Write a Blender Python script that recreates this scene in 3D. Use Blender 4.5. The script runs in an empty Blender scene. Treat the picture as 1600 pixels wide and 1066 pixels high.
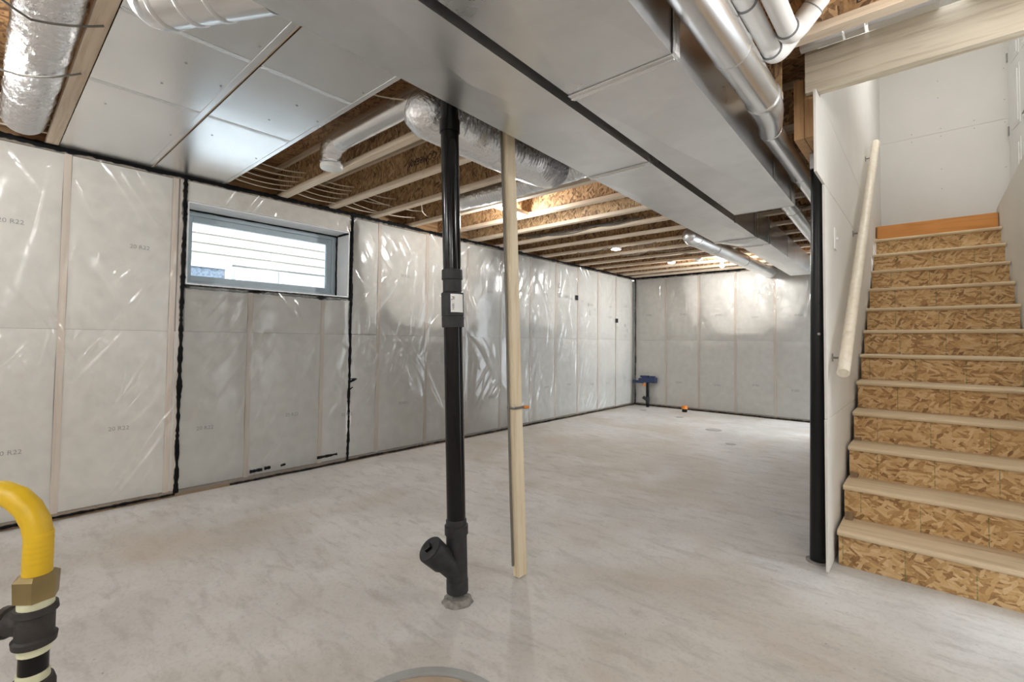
import bpy, bmesh, math, random
from mathutils import Vector, Matrix, Euler, noise as mnoise
random.seed(7)
S = bpy.context.scene
COL = S.collection
PI = math.pi

# ------------------------------------------------------------------ camera
YAW, PITCH, ROLL, FPX, CY = 0.7229041, 0.0330522, 0.0107310, 738.0039, 508.8795
CAMPOS = Vector((0, 0, 1.24))
fw = Vector((-math.sin(YAW)*math.cos(PITCH), math.cos(YAW)*math.cos(PITCH), math.sin(PITCH)))
rt = Vector((math.cos(YAW), math.sin(YAW), 0)); up = rt.cross(fw)
cr, sr = math.cos(ROLL), math.sin(ROLL)
rt2, up2 = rt*cr + up*sr, up*cr - rt*sr
cam_d = bpy.data.cameras.new('camera'); cam = bpy.data.objects.new('camera', cam_d); COL.objects.link(cam)
cam.matrix_world = Matrix(((rt2.x, up2.x, -fw.x, CAMPOS.x), (rt2.y, up2.y, -fw.y, CAMPOS.y), (rt2.z, up2.z, -fw.z, CAMPOS.z), (0, 0, 0, 1)))
cam_d.sensor_fit = 'HORIZONTAL'; cam_d.sensor_width = 36.0; cam_d.lens = FPX*36.0/1600.0
cam_d.shift_y = -(533.0-CY)/1600.0; cam_d.clip_start = 0.02; cam_d.clip_end = 200
S.camera = cam
S.cycles.max_bounces = 8
# ------------------------------------------------------------------ world, exposure
W = bpy.data.worlds.new('overcast_sky'); S.world = W; W.use_nodes = True
bg = W.node_tree.nodes['Background']; bg.inputs[0].default_value = (0.86, 0.93, 1.0, 1); bg.inputs[1].default_value = 2.8
S.view_settings.view_transform = 'Standard'; S.view_settings.look = 'None'
S.view_settings.exposure = 1.66; S.view_settings.gamma = 1.0; S.view_settings.use_curve_mapping = False
BULB = 260.0          # emission of a lit bulb
DOME = 32.0            # emission of the stairwell ceiling lamp

# ------------------------------------------------------------------ materials
def lin(c):
    c /= 255.0
    return c/12.92 if c <= 0.04045 else ((c+0.055)/1.055)**2.4
def C(r, g, b): return (lin(r), lin(g), lin(b), 1)

class NT:
    def __init__(s, name):
        s.m = bpy.data.materials.new(name); s.m.use_nodes = True; s.t = s.m.node_tree
        s.b = s.t.nodes['Principled BSDF']; s.o = s.t.nodes['Material Output']
    def n(s, typ, **kw):
        nd = s.t.nodes.new(typ)
        for k, v in kw.items():
            if k.startswith('i_'):
                key = k[2:]; nd.inputs[int(key) if key.isdigit() else key].default_value = v
            else: setattr(nd, k, v)
        return nd
    def l(s, a, b): s.t.links.new(a, b)
    def set(s, **kw):
        names = dict(color='Base Color', rough='Roughness', metal='Metallic', coat='Coat Weight', spec='Specular IOR Level', emit='Emission Color', emits='Emission Strength')
        for k, v in kw.items(): s.b.inputs[names[k]].default_value = v
    def coords(s, scale=(1, 1, 1), rot=(0, 0, 0), rnd=True):
        tc = s.n('ShaderNodeTexCoord'); v = tc.outputs['Object']
        if rnd:
            oi = s.n('ShaderNodeObjectInfo'); ad = s.n('ShaderNodeVectorMath', operation='MULTIPLY_ADD')
            s.l(oi.outputs['Random'], ad.inputs[0]); ad.inputs[1].default_value = (13.7, 7.3, 9.1); s.l(v, ad.inputs[2]); v = ad.outputs[0]
        mp = s.n('ShaderNodeMapping'); mp.inputs['Scale'].default_value = scale; mp.inputs['Rotation'].default_value = rot
        s.l(v, mp.inputs[0]); return mp.outputs[0]
    def noise(s, vec, scale, detail=4, rough=.5, dist=0):
        n = s.n('ShaderNodeTexNoise'); s.l(vec, n.inputs['Vector'])
        n.inputs['Scale'].default_value = scale; n.inputs['Detail'].default_value = detail
        n.inputs['Roughness'].default_value = rough; n.inputs['Distortion'].default_value = dist
        return n.outputs['Fac']
    def ramp(s, fac, stops, interp='LINEAR'):
        r = s.n('ShaderNodeValToRGB'); r.color_ramp.interpolation = interp
        while len(r.color_ramp.elements) < len(stops): r.color_ramp.elements.new(.5)
        for e, (p, c) in zip(r.color_ramp.elements, stops): e.position = p; e.color = c if len(c) == 4 else (*c, 1)
        s.l(fac, r.inputs[0]); return r.outputs[0]
    def mix(s, fac, a, b, mode='MIX'):
        m = s.n('ShaderNodeMix', data_type='RGBA', blend_type=mode)
        for sock, v in ((m.inputs[0], fac), (m.inputs[6], a), (m.inputs[7], b)):
            if hasattr(v, 'links'): s.l(v, sock)
            else: sock.default_value = v
        return m.outputs[2]
    def bump(s, h, strength=.2, dist=.01):
        b = s.n('ShaderNodeBump'); b.inputs['Strength'].default_value = strength; b.inputs['Distance'].default_value = dist
        s.l(h, b.inputs['Height']); s.l(b.outputs[0], s.b.inputs['Normal']); return b
G = lambda v: (v, v, v, 1)

def plain(name, color, rough=.5, metal=0, var=.08, scale=12, bump=0, coat=0, spec=.5):
    t = NT(name); v = t.coords(); f = t.noise(v, scale, 5)
    k = t.ramp(f, [(.3, G(1-var)), (.7, G(1+var*.4))])
    t.l(t.mix(1.0, color, k, 'MULTIPLY'), t.b.inputs['Base Color'])
    t.set(rough=rough, metal=metal, coat=coat, spec=spec)
    if bump: t.bump(f, bump, .01)
    return t.m

def wood(name, base, dark, axis='z', knots=.35, rough=.65):
    t = NT(name)
    sc = {'x': (1.2, 22, 22), 'y': (22, 1.2, 22), 'z': (22, 22, 1.2)}[axis]
    v = t.coords(sc); f = t.noise(v, 1.6, 6, .6, .6)
    f2 = t.noise(t.coords((1, 1, 1)), 3.0, 2)
    col = t.ramp(f, [(.25, dark), (.5, base), (.85, tuple(min(1, x*1.12) for x in base[:3])+(1,))])
    ks = {'x': (3, 14, 14), 'y': (14, 3, 14), 'z': (14, 14, 3)}[axis]
    kn = t.noise(t.coords(ks), 1.0, 1)
    kk = t.ramp(kn, [(.68, G(0)), (.78, G(knots))])
    col = t.mix(kk, col, tuple(x*.55 for x in dark[:3])+(1,))
    col = t.mix(t.ramp(f2, [(.35, G(.0)), (.7, G(.3))]), col, dark)
    t.l(col, t.b.inputs['Base Color']); t.set(rough=rough); t.bump(f, .12, .004)
    return t.m

def osb(name, plane='xz', tones=None, lines=False, vertical=False):
    """oriented strand board: three layers of flakes lying in the board's plane"""
    t = NT(name)
    tones = tones or [C(142, 104, 62), C(176, 136, 86), C(202, 164, 112), C(218, 188, 142)]
    tc = t.n('ShaderNodeTexCoord'); oi = t.n('ShaderNodeObjectInfo')
    ad = t.n('ShaderNodeVectorMath', operation='MULTIPLY_ADD'); t.l(oi.outputs['Random'], ad.inputs[0]); ad.inputs[1].default_value = (31, 17, 23); t.l(tc.outputs['Object'], ad.inputs[2])
    sep = t.n('ShaderNodeSeparateXYZ'); t.l(ad.outputs[0], sep.inputs[0])
    com = t.n('ShaderNodeCombineXYZ')
    a, b = {'xz': ('X', 'Z'), 'xy': ('X', 'Y'), 'yz': ('Y', 'Z')}[plane]
    if vertical: a, b = b, a
    t.l(sep.outputs[a], com.inputs[0]); t.l(sep.outputs[b], com.inputs[1])
    nz = t.n('ShaderNodeTexNoise'); t.l(com.outputs[0], nz.inputs['Vector']); nz.inputs['Scale'].default_value = 14; nz.inputs['Detail'].default_value = 2
    wob = t.n('ShaderNodeVectorMath', operation='MULTIPLY_ADD'); t.l(nz.outputs['Color'], wob.inputs[0]); wob.inputs[1].default_value = (.018, .01, 0); t.l(com.outputs[0], wob.inputs[2])
    layers = []
    for i, (ang, sx, sy) in enumerate([(.06, 15, 82), (-.5, 19, 72), (.95, 23, 62)]):
        mp = t.n('ShaderNodeMapping', vector_type='TEXTURE'); mp.inputs['Rotation'].default_value = (0, 0, ang); mp.inputs['Scale'].default_value = (1/sx, 1/sy, 1); mp.inputs['Location'].default_value = (i*.37, i*.21, 0)
        t.l(wob.outputs[0], mp.inputs[0])
        vo = t.n('ShaderNodeTexVoronoi', voronoi_dimensions='2D'); vo.inputs['Scale'].default_value = 1.0; vo.inputs['Randomness'].default_value = 1.0
        t.l(mp.outputs[0], vo.inputs['Vector'])
        s2 = t.n('ShaderNodeSeparateColor'); t.l(vo.outputs['Color'], s2.inputs[0])
        layers.append((s2.outputs[0], s2.outputs[1], vo.outputs['Distance']))
    def gt(x, thr):
        m = t.n('ShaderNodeMath', operation='GREATER_THAN'); t.l(x, m.inputs[0]); m.inputs[1].default_value = thr; return m.outputs[0]
    def mixf(f, a, b):
        m = t.n('ShaderNodeMix', data_type='FLOAT'); t.l(f, m.inputs[0]); t.l(a, m.inputs[2]); t.l(b, m.inputs[3]); return m.outputs[0]
    val = mixf(gt(layers[1][1], .55), layers[0][0], layers[1][0])
    val = mixf(gt(layers[2][1], .68), val, layers[2][0])
    fine = t.noise(com.outputs[0], 90, 3)
    v2 = t.n('ShaderNodeMath', operation='MULTIPLY_ADD'); t.l(fine, v2.inputs[0]); v2.inputs[1].default_value = .5; t.l(val, v2.inputs[2])
    v3 = t.n('ShaderNodeMath', operation='SUBTRACT'); t.l(v2.outputs[0], v3.inputs[0]); v3.inputs[1].default_value = .25
    col = t.ramp(v3.outputs[0], [(0.0, tones[0]), (.22, tones[1]), (.55, tones[2]), (1.0, tones[3])])
    if lines:   # green chalk print lines down the board
        m1 = t.n('ShaderNodeMath', operation='MODULO'); sx = t.n('ShaderNodeSeparateXYZ'); t.l(tc.outputs['Object'], sx.inputs[0])
        a2 = t.n('ShaderNodeMath', operation='ADD'); t.l(sx.outputs['X'], a2.inputs[0])
        r2 = t.n('ShaderNodeMath', operation='MULTIPLY_ADD'); t.l(oi.outputs['Random'], r2.inputs[0]); r2.inputs[1].default_value = .4; r2.inputs[2].default_value = 4.0; t.l(r2.outputs[0], a2.inputs[1])
        t.l(a2.outputs[0], m1.inputs[0]); m1.inputs[1].default_value = .27
        lt = t.n('ShaderNodeMath', operation='LESS_THAN'); t.l(m1.outputs[0], lt.inputs[0]); lt.inputs[1].default_value = .0045
        br = t.ramp(t.noise(com.outputs[0], 60, 2), [(.38, G(0)), (.54, G(.75))])
        mm = t.n('ShaderNodeMath', operation='MULTIPLY'); t.l(lt.outputs[0], mm.inputs[0]); t.l(br, mm.inputs[1])
        col = t.mix(mm.outputs[0], col, C(70, 110, 60))
    t.l(col, t.b.inputs['Base Color']); t.set(rough=.62); t.bump(v3.outputs[0], .35, .002)
    return t.m

def concrete():
    t = NT('concrete_floor'); v = t.coords(rnd=False)
    big = t.noise(v, .55, 5, .55, .8); mid = t.noise(v, 1.6, 7, .6, .5)
    st = t.noise(t.coords((3, 9, 1), (0, 0, .72), rnd=False), 1.5, 8, .66, .4)
    fine = t.noise(v, 60, 4, .6)
    col = t.ramp(big, [(.32, C(190, 187, 182)), (.5, C(202, 199, 194)), (.66, C(190, 182, 170))])
    col = t.mix(t.ramp(mid, [(.42, G(0)), (.68, G(.7))]), col, C(220, 218, 214))
    col = t.mix(t.ramp(st, [(.5, G(0)), (.66, G(.42))]), col, C(156, 151, 145))
    col = t.mix(t.ramp(st, [(.3, G(.35)), (.42, G(0))]), col, C(212, 210, 206))
    tan = t.noise(t.coords((1, 1, 1), (0, 0, .4), rnd=False), .8, 3, .5, .5)
    col = t.mix(t.ramp(tan, [(.52, G(0)), (.68, G(.55))]), col, C(180, 164, 143))
    col = t.mix(t.ramp(fine, [(.35, G(.14)), (.5, G(0))]), col, C(120, 115, 110))
    spk = t.noise(v, 38, 2, .5); col = t.mix(t.ramp(spk, [(.74, G(0)), (.78, G(.5))]), col, C(112, 106, 100))
    t.l(col, t.b.inputs['Base Color'])
    t.l(t.ramp(mid, [(.3, G(.5)), (.7, G(.68))]), t.b.inputs['Roughness'])
    h = t.n('ShaderNodeMath', operation='ADD'); t.l(st, h.inputs[0]); t.l(fine, h.inputs[1]); t.bump(h.outputs[0], .12, .004)
    return t.m

def galv(name, color=C(230, 231, 232), rough=.29, amp=.05, scratch=True):
    t = NT(name); v = t.coords(); f = t.noise(v, 3.0, 4, .55, .5)
    t.l(t.mix(1.0, color, t.ramp(f, [(.3, G(.9)), (.7, G(1.05))]), 'MULTIPLY'), t.b.inputs['Base Color'])
    t.l(t.ramp(f, [(.3, G(rough-.02)), (.7, G(rough+.04))]), t.b.inputs['Roughness'])
    t.set(metal=.92); t.bump(t.noise(v, 2.2, 2, .4), amp, .05)
    return t.m

def foilboard():
    t = NT('foil_board'); v = t.coords((1, 60, 1)); f = t.noise(v, 4.0, 3)
    g = t.noise(t.coords(), 2.0, 3)
    t.l(t.mix(1.0, C(238, 239, 240), t.ramp(g, [(.3, G(.92)), (.7, G(1.03))]), 'MULTIPLY'), t.b.inputs['Base Color'])
    t.set(metal=.95, rough=.25); h = t.n('ShaderNodeMath', operation='MULTIPLY_ADD'); t.l(g, h.inputs[0]); h.inputs[1].default_value = 6.0; t.l(f, h.inputs[2])
    t.bump(h.outputs[0], .1, .004); return t.m

def crinkle(name, color, rough=.22, scale=45, strength=.9):
    t = NT(name); v = t.coords(); f = t.noise(v, scale, 5, .65, 1.5)
    vo = t.n('ShaderNodeTexVoronoi'); t.l(v, vo.inputs['Vector']); vo.inputs['Scale'].default_value = scale*.8
    a = t.n('ShaderNodeMath', operation='ADD'); t.l(f, a.inputs[0]); t.l(vo.outputs['Distance'], a.inputs[1])
    t.set(color=color, metal=.95, rough=rough); t.bump(a.outputs[0], strength, .006); return t.m

def film():
    """clear poly vapour barrier: mostly see-through with wrinkled gloss"""
    t = NT('clear_poly_film')
    v = t.coords((1, 1, 1), rnd=False)
    h = None
    for i, (ang, sc, w, off) in enumerate([(.62, (1, 7, .9), 1.0, 0), (-.55, (1, 6, .8), .8, 5), (.15, (1, 5, .7), .7, 9)]):
        m0 = t.n('ShaderNodeMapping'); m0.inputs['Rotation'].default_value = (ang, 0, ang*.8); m0.inputs['Location'].default_value = (off, off*.7, off*.3); t.l(v, m0.inputs[0])
        m1 = t.n('ShaderNodeMapping'); m1.inputs['Scale'].default_value = (sc[1], sc[1], sc[2]); t.l(m0.outputs[0], m1.inputs[0])
        n = t.noise(m1.outputs[0], 1.0, 1, .4, .4)
        rd = t.ramp(n, [(.44, G(0)), (.5, G(1)), (.56, G(0))])
        gate = t.ramp(t.noise(m0.outputs[0], 1.5, 0), [(.49, G(0)), (.6, G(w))])
        m = t.n('ShaderNodeMath', operation='MULTIPLY'); t.l(rd, m.inputs[0]); t.l(gate, m.inputs[1])
        if h is None: h = m.outputs[0]
        else:
            a = t.n('ShaderNodeMath', operation='ADD'); t.l(h, a.inputs[0]); t.l(m.outputs[0], a.inputs[1]); h = a.outputs[0]
    fine = t.noise(v, 7, 2, .5, .5); a = t.n('ShaderNodeMath', operation='MULTIPLY_ADD'); t.l(fine, a.inputs[0]); a.inputs[1].default_value = .3; t.l(h, a.inputs[2])
    b = t.n('ShaderNodeBump'); b.inputs['Strength'].default_value = .55; b.inputs['Distance'].default_value = .02; t.l(a.outputs[0], b.inputs['Height'])
    tr = t.n('ShaderNodeBsdfTransparent'); tr.inputs[0].default_value = (.965, .965, .96, 1)
    gl = t.n('ShaderNodeBsdfGlossy'); gl.inputs['Roughness'].default_value = .2; gl.inputs[0].default_value = (1, 1, 1, 1); t.l(b.outputs[0], gl.inputs['Normal'])
    df = t.n('ShaderNodeBsdfDiffuse'); df.inputs[0].default_value = C(222, 222, 218)
    fr = t.n('ShaderNodeFresnel'); fr.inputs[0].default_value = 1.5
    k = t.n('ShaderNodeMath', operation='MULTIPLY', use_clamp=True); t.l(fr.outputs[0], k.inputs[0]); k.inputs[1].default_value = 1.25
    m1 = t.n('ShaderNodeMixShader'); m1.inputs[0].default_value = .2; t.l(tr.outputs[0], m1.inputs[1]); t.l(df.outputs[0], m1.inputs[2])
    m2 = t.n('ShaderNodeMixShader'); t.l(k.outputs[0], m2.inputs[0]); t.l(m1.outputs[0], m2.inputs[1]); t.l(gl.outputs[0], m2.inputs[2])
    t.l(m2.outputs[0], t.o.inputs['Surface']); return t.m

def glass():
    t = NT('window_glass'); tr = t.n('ShaderNodeBsdfTransparent'); tr.inputs[0].default_value = (.93, .96, .97, 1)
    gl = t.n('ShaderNodeBsdfGlossy'); gl.inputs['Roughness'].default_value = .02
    fr = t.n('ShaderNodeFresnel'); fr.inputs[0].default_value = 1.45
    m = t.n('ShaderNodeMixShader'); t.l(fr.outputs[0], m.inputs[0]); t.l(tr.outputs[0], m.inputs[1]); t.l(gl.outputs[0], m.inputs[2]); t.l(m.outputs[0], t.o.inputs['Surface']); return t.m

def emitter(name, color, strength):
    t = NT(name); t.set(color=(0, 0, 0, 1), emit=color, emits=strength); return t.m

M = dict(
    concrete=concrete(), osb=osb('osb_riser', 'xz', lines=True),
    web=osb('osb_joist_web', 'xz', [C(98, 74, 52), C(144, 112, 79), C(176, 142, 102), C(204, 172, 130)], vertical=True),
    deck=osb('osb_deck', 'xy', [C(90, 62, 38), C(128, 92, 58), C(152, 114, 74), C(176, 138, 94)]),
    tread=wood('tread_board', C(216, 196, 164), C(190, 164, 128), 'x', .15, .7),
    flange=wood('spruce_flange', C(224, 208, 186), C(196, 174, 148), 'x'),
    post=wood('pine_post', C(234, 220, 192), C(214, 190, 150), 'z', .6),
    header=wood('aged_header', C(216, 206, 186), C(176, 160, 136), 'x', .8, .75),
    orange=wood('orange_lumber', C(206, 142, 74), C(176, 110, 50), 'x', .5),
    lvl=wood('laminated_beam', C(208, 168, 122), C(160, 116, 74), 'z', .3),
    stud=wood('framing_stud', C(228, 214, 200), C(210, 194, 178), 'z', .3),
    plate=wood('bottom_plate', C(150, 126, 98), C(110, 88, 66), 'y', .3, .8),
    batt=plain('glass_wool', C(236, 233, 227), .95, 0, .09, 11, .5),
    film=film(), bead=plain('black_sealant', C(12, 12, 13), .6, 0, .3, 30, .4, 0, .15),
    drywall=plain('drywall_board', C(226, 223, 217), .9, 0, .03, 3), trimw=plain('white_paint', C(234, 234, 232), .5, 0, .02),
    galv=galv('galvanised_sheet'), galv2=galv('galvanised_pipe', C(236, 237, 238), .24, .05, False), strap=galv('steel_strap', C(180, 182, 184), .4, .05, False),
    foil=foilboard(), flex=crinkle('flex_foil', C(236, 238, 240), .2, 40, .8), tape=crinkle('foil_tape', C(238, 239, 240), .25, 60, .6),
    flexdark=crinkle('grey_flex_foil', C(190, 192, 196), .25, 50, .9),
    abs=plain('black_abs', C(11, 11, 13), .17, 0, .25, 20, 0, 0, .35), absdull=plain('dull_black_abs', C(52, 52, 54), .5, 0, .35, 26, .1, 0, .3),
    steel=plain('black_painted_steel', C(16, 18, 21), .3, 0, .2, 10, 0, 0, .35), pvc=plain('white_pvc', C(236, 236, 234), .3, 0, .03),
    ring=plain('grey_solvent_joint', C(128, 130, 132), .5), yellow=plain('yellow_coating', C(226, 186, 34), .4, 0, .12, 30, .1),
    brass=plain('brass_nut', C(160, 142, 100), .4, .75, .25, 20), iron=plain('black_iron', C(58, 54, 52), .6, .2, .25, 60, .3),
    thread=plain('sealing_tape', C(222, 222, 190), .7, 0, .1, 40), cable=plain('white_cable', C(214, 204, 186), .5, 0, .05),
    gcable=plain('grey_cable', C(120, 116, 108), .5, 0, .05), vinyl=plain('window_vinyl', C(176, 190, 198), .45, 0, .05),
    white_reveal=plain('reveal_board', C(232, 234, 236), .8, 0, .03), glass=glass(),
    siding=plain('cream_siding', C(176, 171, 162), .7, 0, .03), found=plain('parged_foundation', C(178, 178, 176), .85, 0, .06, 8),
    dark=plain('dark_window_well', C(112, 124, 138), .6, 0, .6, 40), gravel=plain('gravel_ground', C(222, 222, 222), .9, 0, .2, 40),
    porc=plain('white_porcelain', C(240, 240, 236), .25, 0, .02), bulb=emitter('lit_bulb', (1.0, .995, .98, 1), BULB), bulb_dim=emitter('dimmer_bulb', (1.0, .995, .98, 1), BULB*.62), bulb_strong=emitter('brighter_bulb', (1.0, .995, .98, 1), BULB*1.1), glow_cover=emitter('added_glow_lens', (1.0, .995, .98, 1), 95.0), dome=emitter('lit_dome', (1.0, .995, .98, 1), DOME),  # the lens emitter is added glow on plain ceiling covers
    chrome=plain('satin_nickel', C(150, 148, 144), .3, .9, .1), ink=plain('grey_ink', C(150, 150, 148), .8), blackink=plain('black_ink', C(34, 32, 36), .8),
    paper=plain('white_label', C(236, 236, 234), .6, 0, .02), blue=plain('blue_plastic', C(34, 50, 88), .45, 0, .3, 30), orangep=plain('orange_plastic', C(226, 134, 44), .5),
    mortar=plain('rough_mortar', C(150, 146, 140), .95, 0, .4, 40, .8), grey=plain('grey_plastic', C(160, 160, 157), .6, 0, .1),
    pitlid=plain('tan_pit_lid', C(176, 158, 138), .8, 0, .12, 14), rail=wood('rail_wood', C(236, 226, 208), C(220, 206, 184), 'y', .1, .45),
    cwall=plain('grey_concrete', C(150, 148, 145), .95, 0, .1, 5), staincover=plain('dusty_cover', C(176, 170, 162), .8, 0, .15, 20),
)

# ------------------------------------------------------------------ building helpers
WORLD = {}
def wpos(o): return WORLD.get(o.name, Vector((0, 0, 0)))
def tag(o, label, cat, group=None):
    o['label'] = label; o['category'] = cat
    if group: o['group'] = group
    return o
def thing(name, loc, label, cat, group=None):
    e = bpy.data.objects.new(name, None); COL.objects.link(e); e.location = loc; e.empty_display_size = .1
    WORLD[e.name] = Vector(loc); return tag(e, label, cat, group)
def link(name, me, loc, parent=None):
    o = bpy.data.objects.new(name, me); COL.objects.link(o); loc = Vector(loc)
    WORLD[o.name] = loc
    if parent: o.parent = parent; o.location = loc - wpos(parent)
    else: o.location = loc
    return o
def put(name, bm, mat, parent=None, smooth=False, label=None):
    """one mesh object; its origin goes to the middle of its bounds"""
    vs = [v.co for v in bm.verts]
    lo = Vector((min(v.x for v in vs), min(v.y for v in vs), min(v.z for v in vs))); hi = Vector((max(v.x for v in vs), max(v.y for v in vs), max(v.z for v in vs)))
    c = (lo+hi)/2
    for v in bm.verts: v.co -= c
    bmesh.ops.recalc_face_normals(bm, faces=bm.faces) if not getattr(bm, 'norecalc', False) else None
    me = bpy.data.meshes.new(name); bm.to_mesh(me); bm.free(); me.materials.append(M[mat] if isinstance(mat, str) else mat)
    if smooth:
        me.shade_smooth()
        if smooth != 'all':
            try: me.set_sharp_from_angle(angle=math.radians(42))
            except Exception: pass
    o = link(name, me, c, parent)
    if label: o['label'] = label
    return o
def struct(o): o['kind'] = 'structure'; return o

def bx(x0, x1, y0, y1, z0, z1, bm=None, bev=0):
    b = bmesh.new(); r = bmesh.ops.create_cube(b, size=1)
    for v in b.verts: v.co = Vector(((x0+x1)/2+v.co.x*(x1-x0), (y0+y1)/2+v.co.y*(y1-y0), (z0+z1)/2+v.co.z*(z1-z0)))
    if bev: bmesh.ops.bevel(b, geom=b.edges[:], offset=bev, segments=2, affect='EDGES', profile=.5)
    return merge(bm, b)
def merge(bm, b):
    if bm is None: return b
    me = bpy.data.meshes.new('tmp'); b.to_mesh(me); b.free(); bm.from_mesh(me); bpy.data.meshes.remove(me); return bm
def prism(a, b, bm=None):
    """loft between two equal-length rings of points"""
    q = bmesh.new(); va = [q.verts.new(p) for p in a]; vb = [q.verts.new(p) for p in b]; n = len(a)
    q.faces.new(va[::-1]); q.faces.new(vb)
    for i in range(n): q.faces.new((va[i], va[(i+1) % n], vb[(i+1) % n], vb[i]))
    return merge(bm, q)
def tube(path, r, seg=16, bm=None, cap=True, oval=1.0):
    """round tube along points; r is a number or one radius per point"""
    q = bmesh.new(); P = [Vector(p) for p in path]; n = len(P); rr = r if isinstance(r, (list, tuple)) else [r]*n
    T = []
    for i in range(n):
        d = (P[min(i+1, n-1)]-P[max(i-1, 0)])
        if d.length < 1e-9: d = T[-1] if T else Vector((0, 0, 1))
        T.append(d.normalized())
    nrm = T[0].orthogonal().normalized()
    if abs(T[0].z) < .9: nrm = (Vector((0, 0, 1))-T[0]*T[0].z).normalized()
    rings = []
    for i in range(n):
        nrm = (nrm-T[i]*nrm.dot(T[i])).normalized(); bi = T[i].cross(nrm)
        rings.append([q.verts.new(P[i]+(nrm*math.cos(a)*oval+bi*math.sin(a))*rr[i]) for a in (2*PI*k/seg for k in range(seg))])
    for i in range(n-1):
        for k in range(seg): q.faces.new((rings[i][k], rings[i][(k+1) % seg], rings[i+1][(k+1) % seg], rings[i+1][k]))
    if cap:
        if rr[0] > 1e-5: q.faces.new(rings[0][::-1])
        if rr[-1] > 1e-5: q.faces.new(rings[-1])
    return merge(bm, q)
def lathe(base, prof, axis=(0, 0, 1), seg=24, bm=None):
    """profile of (height, radius) turned about an axis through base"""
    a = Vector(axis).normalized(); pts = []; rr = []
    q = bmesh.new(); n1 = a.orthogonal().normalized(); n2 = a.cross(n1); rings = []
    for h, r in prof:
        rings.append([q.verts.new(Vector(base)+a*h+(n1*math.cos(2*PI*k/seg)+n2*math.sin(2*PI*k/seg))*max(r, 1e-4)) for k in range(seg)])
    for i in range(len(rings)-1):
        for k in range(seg): q.faces.new((rings[i][k], rings[i][(k+1) % seg], rings[i+1][(k+1) % seg], rings[i+1][k]))
    q.faces.new(rings[0][::-1]); q.faces.new(rings[-1]); return merge(bm, q)
def lerp(a, b, t): return Vector(a).lerp(Vector(b), t)
def arc(p0, p1, p2, n=8):
    """quadratic bend"""
    return [lerp(lerp(p0, p1, t), lerp(p1, p2, t), t) for t in (i/n for i in range(n+1))]
def corr(p0, p1, r, amp, pitch, seg=20, jit=.3, ends=True, sag=0):
    """corrugated hose between two points"""
    p0, p1 = Vector(p0), Vector(p1); L = (p1-p0).length; n = max(4, int(L/pitch*2)); P = []; R = []
    for i in range(n+1):
        t = i/n; p = p0.lerp(p1, t); p.z -= sag*4*t*(1-t)
        P.append(p); R.append(r+(amp if i % 2 else -amp)*(1-jit+2*jit*random.random()))
    if ends:
        R[0] *= .55; R[1] *= .9; R[-1] *= .55; R[-2] *= .9
    return tube(P, R, seg)
def jitter(bm, a):
    for v in bm.verts: v.co += Vector((random.uniform(-a, a), random.uniform(-a, a), random.uniform(-a, a)))
    return bm
TXT = {}
def text_mesh(s, size, mat):
    key = (s, size, mat)
    if key not in TXT:
        cu = bpy.data.curves.new('t', 'FONT'); cu.body = s; cu.size = size; cu.align_x = 'CENTER'; cu.align_y = 'CENTER'; cu.resolution_u = 2
        o = bpy.data.objects.new('t', cu); COL.objects.link(o); dg = bpy.context.evaluated_depsgraph_get(); dg.update()
        me = bpy.data.meshes.new_from_object(o.evaluated_get(dg)); me.materials.clear(); me.materials.append(M[mat]); bpy.data.objects.remove(o); bpy.data.curves.remove(cu); TXT[key] = me
    return TXT[key]
def text(name, s, size, mat, loc, rot, parent):
    o = link(name, text_mesh(s, size, mat), loc, parent); o.rotation_euler = rot; return o
WALL_X = (PI/2, 0, PI/2)          # lettering facing +X
WALL_Y = (PI/2, 0, 0)             # lettering facing -Y

# ------------------------------------------------------------------ the shell
XW, YB, ZJ = -4.427, 8.757, 2.536
XR, YF = 2.9, -2.2                # room behind and beside the camera
YJ = [-1.65, -1.16, -.67, -.17, .33, .85, 1.35, 1.86, 2.33, 2.79, 3.29, 3.80, 4.31, 4.80, 5.28, 5.78, 6.30, 6.80, 7.30, 7.80, 8.30, 8.70]

floor = struct(put('floor', bx(XW-.3, XR+.2, YF-.2, YB+.3, -.12, 0), 'concrete'))
cb = bx(XW-.25, -.43, YF-.1, YB+.2, ZJ+.302, ZJ+.322); bx(-.43, XR+.1, YF-.1, 2.80, ZJ+.302, ZJ+.322, cb)
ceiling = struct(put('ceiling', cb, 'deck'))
def joist(y, x0, x1):
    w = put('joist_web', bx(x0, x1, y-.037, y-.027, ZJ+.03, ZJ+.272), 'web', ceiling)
    put('bottom_flange', bx(x0, x1, y-.064, y, ZJ, ZJ+.038, bev=.003), 'flange', w)
    put('top_flange', bx(x0, x1, y-.064, y, ZJ+.264, ZJ+.302, bev=.003), 'flange', w)
    return w
WEBS = {}
for y in YJ: WEBS[y] = joist(y, XW-.14, XR if y < 2.5 else -.56)
text('stamp', 'BY COMBEAM', .075, 'blackink', (-2.93, 2.326-.0372-.001, ZJ+.135), (PI/2, PI, 0), WEBS[2.33])
text('stamp', 'BY COMBEAM', .045, 'blackink', (-.06, 2.326-.0372-.001, ZJ+.085), (PI/2, 0, 0), WEBS[2.33])
# rim board behind the joist ends on the left wall
struct(put('trim_1', bx(XW-.2, XW-.15, YF, YB+.1, ZJ-.0, ZJ+.30), 'web'))
struct(put('trim_2', bx(XW-.6+.2, -.56, YB+.1, YB+.14, ZJ, ZJ+.30), 'web'))

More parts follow.
